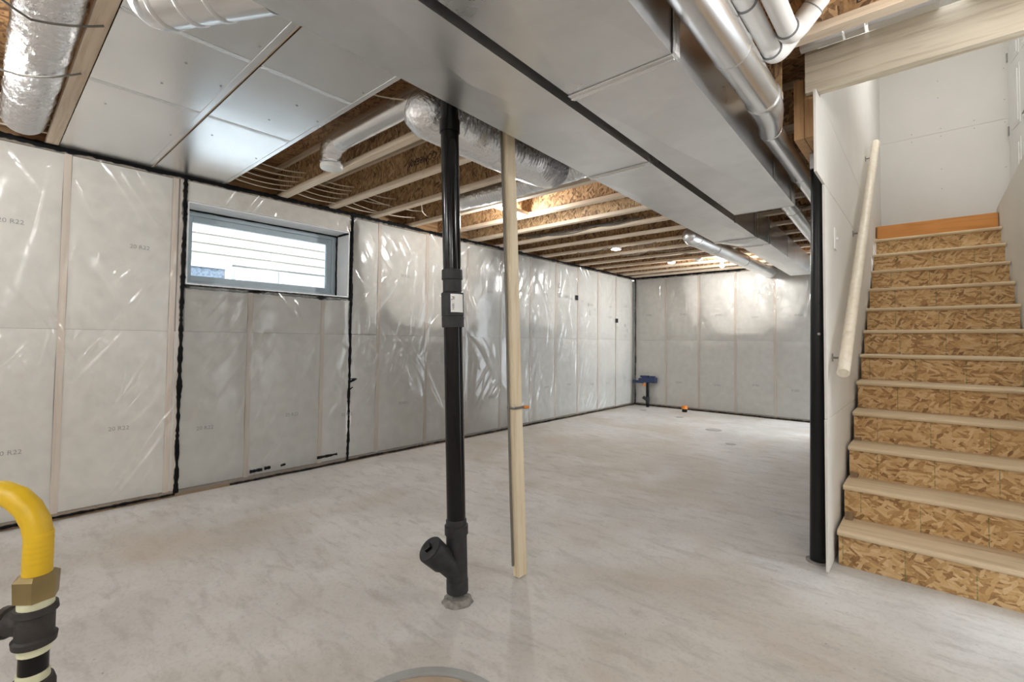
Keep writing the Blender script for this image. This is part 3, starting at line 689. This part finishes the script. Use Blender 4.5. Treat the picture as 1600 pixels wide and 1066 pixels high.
def pipe_thing(name, label, secs, mat, cat='pipe', rings=(), rmat='galv2'):
    t = thing(name, secs[0][0][0], label, cat)
    for path, r in secs: put('pipe_section', tube(path, r, 26), mat, t, True)
    for p, d, r, w in rings: put('joint_band', lathe(Vector(p)-Vector(d).normalized()*w/2, [(0, r), (w*.2, r*1.03), (w*.8, r*1.03), (w, r)], d, 26), rmat, t, True)
    return t
FZ = 2.405
pipe_thing('flue_pipe', 'round galvanised pipe running between the wide duct and the stair opening', [
    ([(-.56, -2.1, FZ), (-.565, .6, FZ), (-.571, 1.95, FZ)], .074), ([(-.571, 1.952, FZ), (-.574, 2.43, FZ)], .0735),
    (arc((-.574, 2.43, FZ), (-.58, 2.62, FZ), (-.632, 2.82, FZ), 8), [.0745, .073, .071, .068, .065, .062, .060, .058, .056]), ([(-.632, 2.82, FZ), (-.665, 5.5, FZ), (-.67, 8.7, FZ)], .055)], 'galv2',
    rings=[((-.571, 1.95, FZ), (0, 1, 0), .075, .012), ((-.574, 2.43, FZ), (0, 1, 0), .0765, .035), ((-.632, 2.83, FZ), (-.1, 1, 0), .057, .02), ((-.65, 3.7, FZ), (0, 1, 0), .057, .015)])
pipe_thing('branch_pipe', 'slim galvanised pipe leaving the end of the wide stair-side duct', [([(-.845, 4.031, 2.40), (-.86, 4.5, 2.40), (-.93, 6.2, 2.40), (-1.0, 8.7, 2.40)], .058)], 'galv2', rings=[((-.865, 4.6, 2.40), (-.04, 1, 0), .060, .015), ((-.915, 5.8, 2.40), (-.04, 1, 0), .060, .015)])
pipe_thing('far_round_duct', 'round silver duct with a capped end under the far joists', [
    ([(-1.98, 5.16, 2.44), (-1.98, 5.19, 2.436), (-1.98, 5.3, 2.43), (-1.98, 5.36, 2.43)], [.03, .075, .092, .092]), ([(-1.98, 5.36, 2.43), (-1.975, 7.0, 2.43), (-1.97, 8.74, 2.43)], .09)], 'galv', 'duct',
    rings=[((-1.98, 5.37, 2.43), (0, 1, 0), .093, .02), ((-1.975, 6.0, 2.43), (0, 1, 0), .092, .015), ((-1.972, 7.2, 2.43), (0, 1, 0), .092, .015)])

# foil wrapped duct beside the stack
fx = thing('foil_wrapped_duct', (-1.940, 1.5, 2.3), 'foil-wrapped round duct hanging beside the narrow duct and black stack', 'duct')
P = [(-1.935, 1.40, 2.41), (-1.935, 1.43, 2.41), (-1.935, 1.5, 2.41), (-1.937, 1.8, 2.405), (-1.940, 2.0, 2.40), (-1.940, 2.25, 2.40), (-1.945, 2.5, 2.41), (-1.950, 2.6, 2.42), (-1.955, 2.66, 2.43), (-1.960, 2.69, 2.44)]
put('outer_foil', tube(P, [.04, .09, .122, .124, .122, .125, .122, .116, .08, .03], 30), 'tape', fx, True)
put('tape_band', tube([(-1.939, 1.985, 2.40), (-1.939, 2.03, 2.40)], .1245, 30), 'galv2', fx, True)
cb_ = corr((-1.915, 1.62, 2.415), (-1.917, 2.62, 2.415), .101, .012, .026, 30, .5, False); put('ruffled_foil', cb_, 'flexdark', fx, True)
# branch in the joist bay with an elbow and white boot
br = thing('bay_branch_duct', (-3.2, 1.6, 2.5), 'shiny round branch duct in the joist bay ending in a white boot above the window', 'duct')
put('pipe_section', tube([(-1.4, 1.635, 2.63), (-2.2, 1.635, 2.63), (-3.05, 1.635, 2.63)], .074, 26), 'galv2', br, True)
b = corr((-3.05, 1.635, 2.63), (-3.12, 1.635, 2.628), .074, .004, .02, 22, .3, False); P = arc((-3.12, 1.635, 2.628), (-3.28, 1.67, 2.62), (-3.29, 1.69, 2.545), 14); tube(P, [.074+(.005 if i % 2 else -.004) for i in range(15)], 24, b)
put('flex_elbow', b, 'flex', br, True)
put('white_boot', lathe((-3.292, 1.697, 2.495), [(0, .05), (.002, .076), (.012, .082), (.03, .082), (.034, .07), (.055, .066)], (0, 0, 1), 28), 'porc', br, True, 'white plastic register boot')
f2 = thing('bay_flex_duct', (-2.6, 3.03, 2.5), 'crinkled silver flexible duct lying in the joist bay behind the stack', 'duct')
put('hose', corr((-1.7, 3.03, 2.60), (-3.55, 3.04, 2.595), .088, .006, .028, 24, .4, True, .02), 'flex', f2, True)
put('hanger_strap', bx(-2.6, -2.597, 2.935, 3.125, ZJ+.02, ZJ+.30), 'strap', f2)
f3 = thing('corner_flex_duct', (-3.2, .14, 2.45), 'large crinkled silver flexible duct in the nearest joist bay at the upper left', 'duct')
put('hose', corr((-1.75, .155, 2.64), (-4.3, .155, 2.62), .10, .007, .035, 26, .5, True, .04), 'flex', f3, True)
tl = thing('offset_collar_duct', (-1.9, .5, 2.4), 'short silver collar pipe below the foil panels joining the narrow duct', 'duct')
TA, TB = Vector((-2.06, .40, 2.44)), Vector((-1.62, .605, 2.41))
put('pipe_section', tube([TA, TB], .084, 28), 'galv2', tl, True)
put('end_collar', tube([TA+(TA-TB).normalized()*.06+Vector((0, 0, .05)), TA+(TA-TB).normalized()*.03+Vector((0, 0, .02)), TA], [.075, .084, .086], 28), 'tape', tl, True)
for t in (.05, .3, .55): put('joint_band', lathe(lerp(TA, TB, t), [(0, .085), (.004, .0885), (.018, .0885), (.022, .085)], TB-TA, 28), 'galv', tl, True)

# ------------------------------------------------------------------ foil panning below the joists
for i, (y0, y1, lab) in enumerate(((.332, .838, 'silver foil panning board nailed below the joists nearest the flexible duct'), (.852, 1.348, 'silver foil panning board nailed below the joists above the window'))):
    fp = thing('foil_panning', (-3, (y0+y1)/2, ZJ), lab, 'panel', 'foil panning boards below the joists')
    for x0, x1 in ((XW+.01, -3.13), (-3.124, -2.362), (-2.356, -1.62)): put('panel', bx(x0, x1, y0, y1, ZJ-.005, ZJ-.001, bev=.0006), 'foil', fp)
    for x in (-3.127, -2.359): put('tape_seam', jitter(bx(x-.016, x+.016, y0+.004, y1-.004, ZJ-.0066, ZJ-.0052), .0005), 'tape', fp)
    put('edge_strip', bx(XW+.02, -1.62, y1-.03, y1-.003, ZJ-.0075, ZJ-.0052, bev=.0006), 'galv2', fp)
    nh = None
    for x, y in [(-2.9, y0+.25), (-3.6, y1-.06), (-2.7, y1-.05), (-3.4, y0+.1), (-2.2, y1-.05), (-2.6, y0+.28)]:
        if nh is None: nh = put('nail_head', lathe((x, y, ZJ-.006), [(0, .006), (.0015, .006)], (0, 0, -1), 8), 'strap', fp)
        else: link('nail_head', nh.data, (x, y, wpos(nh).z), fp)

# ------------------------------------------------------------------ white plastic vent pipes
def vent(label, xa, za, y1, dx, r):
    t = thing('vent_pipe', (xa, y1, za), label, 'pipe', 'white plastic vent pipes')
    e0 = Vector((xa, y1, za)); k = .075
    d = Vector((.68, -.02, .73)).normalized()
    put('pipe_run', tube([(xa, -2.1, za), (xa, 0, za), e0-Vector((0, k*.5, 0))], r, 24), 'pvc', t, True)
    P = [e0-Vector((0, k*.62, 0))]+arc(e0-Vector((0, k*.5, 0)), e0+Vector((0, k*.45, 0)), e0+Vector((0, k*.3, 0))+d*k, 8)+[e0+Vector((0, k*.3, 0))+d*(k*1.5)]
    put('elbow', tube(P, [r*1.16]*len(P), 24), 'pvc', t, True)
    e1 = e0+Vector((0, k*.3, 0))+d*(k*1.35)
    put('riser_pipe', tube([e1, e1+d*dx], r, 24), 'pvc', t, True)
    for p, dd in ((P[0], Vector((0, 1, 0))), (P[-1], d), (Vector((xa, y1-.42, za)), Vector((0, 1, 0)))): put('joint_ring', lathe(Vector(p)-dd*.003, [(0, r*1.02), (.002, r*1.19), (.005, r*1.19), (.007, r*1.02)], dd, 24), 'ring', t, True)
    q = e1+d*(dx-.02); put('coupling', tube([q, q+d*.05], r*1.16, 24), 'pvc', t, True)
    return t
vent('white plastic vent pipe in front, bending up beside the strand board joist', -.405, 2.495, 2.14, .15, .036)
vent('white plastic vent pipe behind, its elbow tucked under the other white pipe', -.487, 2.495, 2.25, .12, .036)

# ------------------------------------------------------------------ lamps
def glow_cover(x, y, z, r, label):  # white ceiling cover given an added glow to spread light in the far room
    t = thing('ceiling_glow_cover', (x, y, z), label, 'lamp', 'round covers with added glow under the far joists')
    put('rim', lathe((x, y, z), [(0, r*.95), (-.006, r), (-.018, r), (-.022, r*.86)], seg=26), 'porc', t, True)
    put('lens', lathe((x, y, z-.0215), [(0, r*.84), (-.006, r*.78), (-.012, r*.5), (-.013, .005)], seg=26), 'glow_cover', t, True); return t
def lampholder(x, y, z, label, lit=True, r=.055, small=False, bm='bulb'):
    t = thing('lampholder' if not small else 'ceiling_box_cover', (x, y, z), label, 'lamp' if not small else 'cover', 'bare bulbs in porcelain holders' if not small else None)
    if small: put('cover', lathe((x, y, z), [(0, r*.9), (-.006, r), (-.02, r), (-.028, r*.7), (-.03, .01)], seg=24), 'porc', t, True); return t
    put('base', lathe((x, y, z), [(0, r), (-.012, r), (-.022, r*.7), (-.045, r*.5), (-.05, .02)], seg=24), 'porc', t, True)
    if lit: put('bulb', lathe((x, y, z-.046), [(0, .013), (-.015, .014), (-.03, .022), (-.05, .03), (-.068, .03), (-.085, .02), (-.094, .004)], seg=20), bm, t, True)
    return t
def block(y0, y1, x, name_label):
    return tag(put('mounting_block', bx(x-.045, x+.045, y0+.001, y1-.065, ZJ+.005, ZJ+.043, bev=.002), 'flange'), name_label, 'block', 'lamp mounting blocks between joists')
block(3.29, 3.80, -3.13, 'short wood block between joists carrying the bulb behind the pine post')
lampholder(-3.13, 3.50, ZJ+.004, 'lit bare bulb in a porcelain holder half hidden behind the pine post')
block(7.30, 7.80, -2.36, 'short wood block between the far joists carrying the lit bulb')
lampholder(-2.36, 7.53, ZJ+.004, 'lit bare bulb in a porcelain holder near the far wall', bm='bulb_strong')
glow_cover(-3.19, 5.75, ZJ-.001, .075, 'round white ceiling cover with added glow under the middle joists')
glow_cover(-3.05, 7.27, ZJ-.001, .06, 'round white ceiling cover with added glow nearest the far corner')
lampholder(-2.62, 7.27, ZJ-.001, 'round white ceiling cover beside the far lit bulb', False, .06, True)
lampholder(-3.2, -.2, ZJ-.001, 'added unseen fill bulb behind the camera near the left wall', bm='bulb_dim')  # unseen bulb added for fill and for glints on the film
lampholder(-2.2, -1.19, ZJ-.001, 'added unseen fill bulb behind the camera between the left wall and the duct', bm='bulb_dim')  # unseen bulb added to fill the left side
block(1.86, 2.33, .45, 'short wood block between joists carrying the bulb near the stairs')
lampholder(.45, 2.07, ZJ+.004, 'lit bare bulb behind the camera near the stairs', bm='bulb_dim')
lampholder(1.4, -.70, ZJ-.001, 'added unseen fill bulb behind the camera near the right wall')  # unseen bulb added to even out the lighting
lampholder(-.3, -1.19, ZJ-.001, 'added unseen fill bulb behind the camera by the front wall')  # another unseen bulb added as flat fill
sl = thing('stairwell_lamp', (.3, 5.2, 5.0), 'round flush lamp on the stairwell ceiling above the landing', 'lamp')
put('base', lathe((.3, 5.2, 5.0), [(0, .16), (-.02, .16), (-.022, .15)], seg=28), 'porc', sl, True); put('dome', lathe((.3, 5.2, 4.978), [(0, .15), (-.04, .135), (-.07, .09), (-.08, .02)], seg=28), 'dome', sl, True)

# ------------------------------------------------------------------ house wiring
def cable(pts, label, r=.004, mat='cable'):
    P = []
    for i in range(len(pts)-1):
        a, b = Vector(pts[i]), Vector(pts[i+1])
        for k in range(6):
            t = k/6; p = a.lerp(b, t); p.z -= .2*(b-a).length*t*(1-t); P.append(p)
    P.append(Vector(pts[-1])); return tag(put('electrical_cable', tube(P, r*1.25, 6), mat, None, True), label, 'cable', 'house wiring strung through the joists')
ords = ['topmost', 'second', 'third', 'fourth', 'lowest']
for i in range(5):
    x = -4.0-.07*i; z = 2.66-.022*i
    cable([(x+random.uniform(-.03, .03), y, z+random.uniform(-.01, .01)) for y in (-.2, .33, .85, 1.33, 1.83, 2.30, 2.76+.4*(i % 2))], ords[i]+' of the pale cables strung through the joists above the window')
cable([(-2.5, 1.33, 2.70), (-2.15, 1.62, 2.60), (-1.85, 1.83, 2.56)], 'pale cable slanting across the joist bay below the shiny branch duct')
cable([(-3.6, 2.76, 2.6), (-3.9, 3.0, 2.57), (-4.1, 3.26, 2.60)], 'pale cable drooping in the bay beside the crinkled flexible duct')
cable([(-2.2, 4.05, 2.60), (-2.6, 4.0, 2.62), (-2.9, 3.77, 2.70)], 'brown cable hanging against the lit joist', .004, 'lvl')
for k, x in enumerate((-2.3, -2.38, -2.5)): cable([(x, 4.74, 2.60+.02*k), (x-.6, 4.72, 2.59+.02*k), (x-1.3, 4.72, 2.58+.02*k), (x-1.6, 4.72, 2.60+.02*k)], ('upper', 'middle', 'lower')[2-k]+' of three dark cables running along a middle joist', .006, 'gcable')
cable([(-2.3, -.2, 2.52), (-2.6, .1, 2.47), (-2.55, .31, 2.53)], 'grey cable crossing just under the large flexible duct at the upper left', .004, 'gcable')
cable([(-3.2, -.2, 2.52), (-3.2, .1, 2.47), (-3.1, .3, 2.53)], 'grey cable crossing under the large flexible duct further from the camera', .004, 'gcable')
for k, (x, y) in enumerate(((-3.3, 5.75), (-2.9, 6.28), (-2.6, 6.78))): cable([(x-.5, y-.03, 2.53), (x, y-.1, 2.52), (x+.7, y-.02, 2.53)], ('nearest', 'middle', 'farthest')[k]+' loose cable below the far joists', .005, 'gcable')
cable([(-1.15, 4.8, 2.62), (-.95, 5.0, 2.5), (-.75, 5.28, 2.62)], 'dark cable looped behind the end of the wide duct', .005, 'gcable')

# ------------------------------------------------------------------ floor items
RX, RY = -4.08, 8.60
ri = thing('rough_in_pipe', (RX, RY, 0), 'black plumbing riser with a blue taped valve box in the far corner', 'pipe')
put('riser', tube([(RX, RY, 0), (RX, RY, .5)], .03, 16), 'abs', ri, True)
b = lathe((RX, RY, .08), [(0, .036), (.12, .036)], seg=16); put('cleanout', lathe((RX-.01, RY-.01, .14), [(0, .03), (.07, .032), (.09, .03)], (-.7, -.5, .6), 16, b), 'absdull', ri, True)
b = jitter(bx(RX-.10, RX+.17, RY-.05, RY+.05, .47, .575, bev=.012), .006); jitter(bx(RX-.14, RX+.02, RY-.04, RY+.04, .56, .60, b, .008), .004); bx(RX+.05, RX+.15, RY-.03, RY+.03, .57, .60, b, .008); put('valve_box', b, 'blue', ri)
b = jitter(bx(RX-.31, RX-.10, RY-.02, RY+.03, .45, .50, bev=.008), .005); bx(RX-.18, RX-.1, RY-.03, RY+.03, .47, .545, b, .006); put('side_arm', b, 'blue', ri)
put('orange_clip', lathe((RX-.06, RY-.02, .40), [(0, .028), (.03, .03), (.05, .018)], seg=12), 'orangep', ri, True)
sb = thing('stub_pipe', (-3.31, 8.47, 0), 'short black floor pipe with an orange cap at the foot of the far wall', 'pipe')
put('stub', tube([(-3.31, 8.47, 0), (-3.31, 8.47, .07)], .045, 18), 'abs', sb, True); put('cap', lathe((-3.31, 8.47, .055), [(0, .052), (.05, .052), (.058, .045), (.06, .01)], seg=18), 'orangep', sb, True)
for x, y, r, lab in ((-3.141, 7.824, .065, 'dusty round floor cover nearest the orange-capped stub pipe'), (-2.328, 7.028, .11, 'wide dusty round floor cover out in the far room'), (-3.95, 8.15, .06, 'dusty round floor cover in front of the corner riser'), (-1.85, 6.2, .06, 'dusty round floor cover closest to the middle of the floor')):
    fc = thing('floor_cover', (x, y, 0), lab, 'cover', 'round floor covers in the far room')
    put('disc', lathe((x, y, 0), [(0, r*.86), (.004, r*.86), (.005, r*.8)], seg=26), 'staincover', fc); put('rim', lathe((x, y, 0), [(0, r), (.003, r), (.0031, r*.87)], seg=26), 'grey', fc)
sp = thing('sump_pit_rim', (-1.207, .956, 0), 'round grey plastic sump pit rim with a tan lid set in the concrete', 'drain')
rb = bmesh.new(); n = 48; rr = [[rb.verts.new((-1.207+math.cos(2*PI*k/n)*r, .956+math.sin(2*PI*k/n)*r, z)) for k in range(n)] for r, z in ((.315, 0), (.312, .008), (.275, .010), (.270, .002), (.270, 0))]
for i in range(5):
    for k in range(n): rb.faces.new((rr[i][k], rr[i][(k+1) % n], rr[(i+1) % 5][(k+1) % n], rr[(i+1) % 5][k]))
put('rim', rb, 'grey', sp, True); put('lid', lathe((-1.207, .956, 0), [(0, .266), (.004, .266), (.005, .26)], seg=48), 'pitlid', sp)

# ------------------------------------------------------------------ gas line close to the camera
gx, gy = -.784, .056
gl_ = thing('gas_line', (gx, gy, 0), 'yellow-coated flexible gas line with brass nut on a black iron tee at the lower left', 'pipe')
sd_ = -rt                                    # sideways, towards the left of the picture
g = lambda h, s=0: Vector((gx, gy, h))+sd_*s
put('yellow_hose', tube([g(.955), g(.985), g(1.005), g(1.022, .004), g(1.038, .014), g(1.050, .028), g(1.056, .045), g(1.056, .07), g(1.045, .11), g(1.02, .15), g(.9, .2), g(.6, .24), g(.2, .26), g(.01, .26)], .0135, 20), 'yellow', gl_, True)
put('hose_ribs', corr(g(.975), g(1.012), .0135, .0003, .006, 20, .1, False), 'yellow', gl_, True)
put('brass_nut', lathe(g(.934), [(0, .016), (.002, .0205), (.026, .0215), (.03, .016)], seg=6), 'brass', gl_)
put('thread_tape', lathe(g(.924), [(0, .0165), (.012, .0165)], seg=20), 'thread', gl_, True)
b = lathe(g(.884), [(0, .0195), (.007, .0205), (.009, .0175), (.034, .0175), (.036, .0205), (.043, .0195)], seg=24)
lathe(g(.907), [(0, .014), (.028, .0145), (.03, .0175), (.038, .017)], sd_, 20, b); put('iron_tee', b, 'iron', gl_, True)
put('side_nipple', tube([g(.907, .036), g(.907, .10), g(.907, .25)], .0115, 18), 'thread', gl_, True)
vb = bx(-.02, .02, -.006, .006, -.03, .03, bev=.003)
for v in vb.verts: v.co = g(.875, .095)+v.co
put('valve_handle', vb, 'abs', gl_)
put('thread_tape', lathe(g(.874), [(0, .0148), (.013, .0152)], seg=20), 'thread', gl_, True)
put('black_nipple', lathe(g(.848), [(0, .0135), (.028, .0135)], seg=20), 'abs', gl_, True)
put('thread_tape', lathe(g(.842), [(0, .0152), (.011, .0148)], seg=20), 'thread', gl_, True)
put('iron_coupling', lathe(g(.80), [(0, .018), (.008, .0205), (.036, .0205), (.044, .018)], seg=24), 'iron', gl_, True)
put('iron_riser', tube([g(0), g(.4), g(.802)], .0135, 18), 'iron', gl_, True)
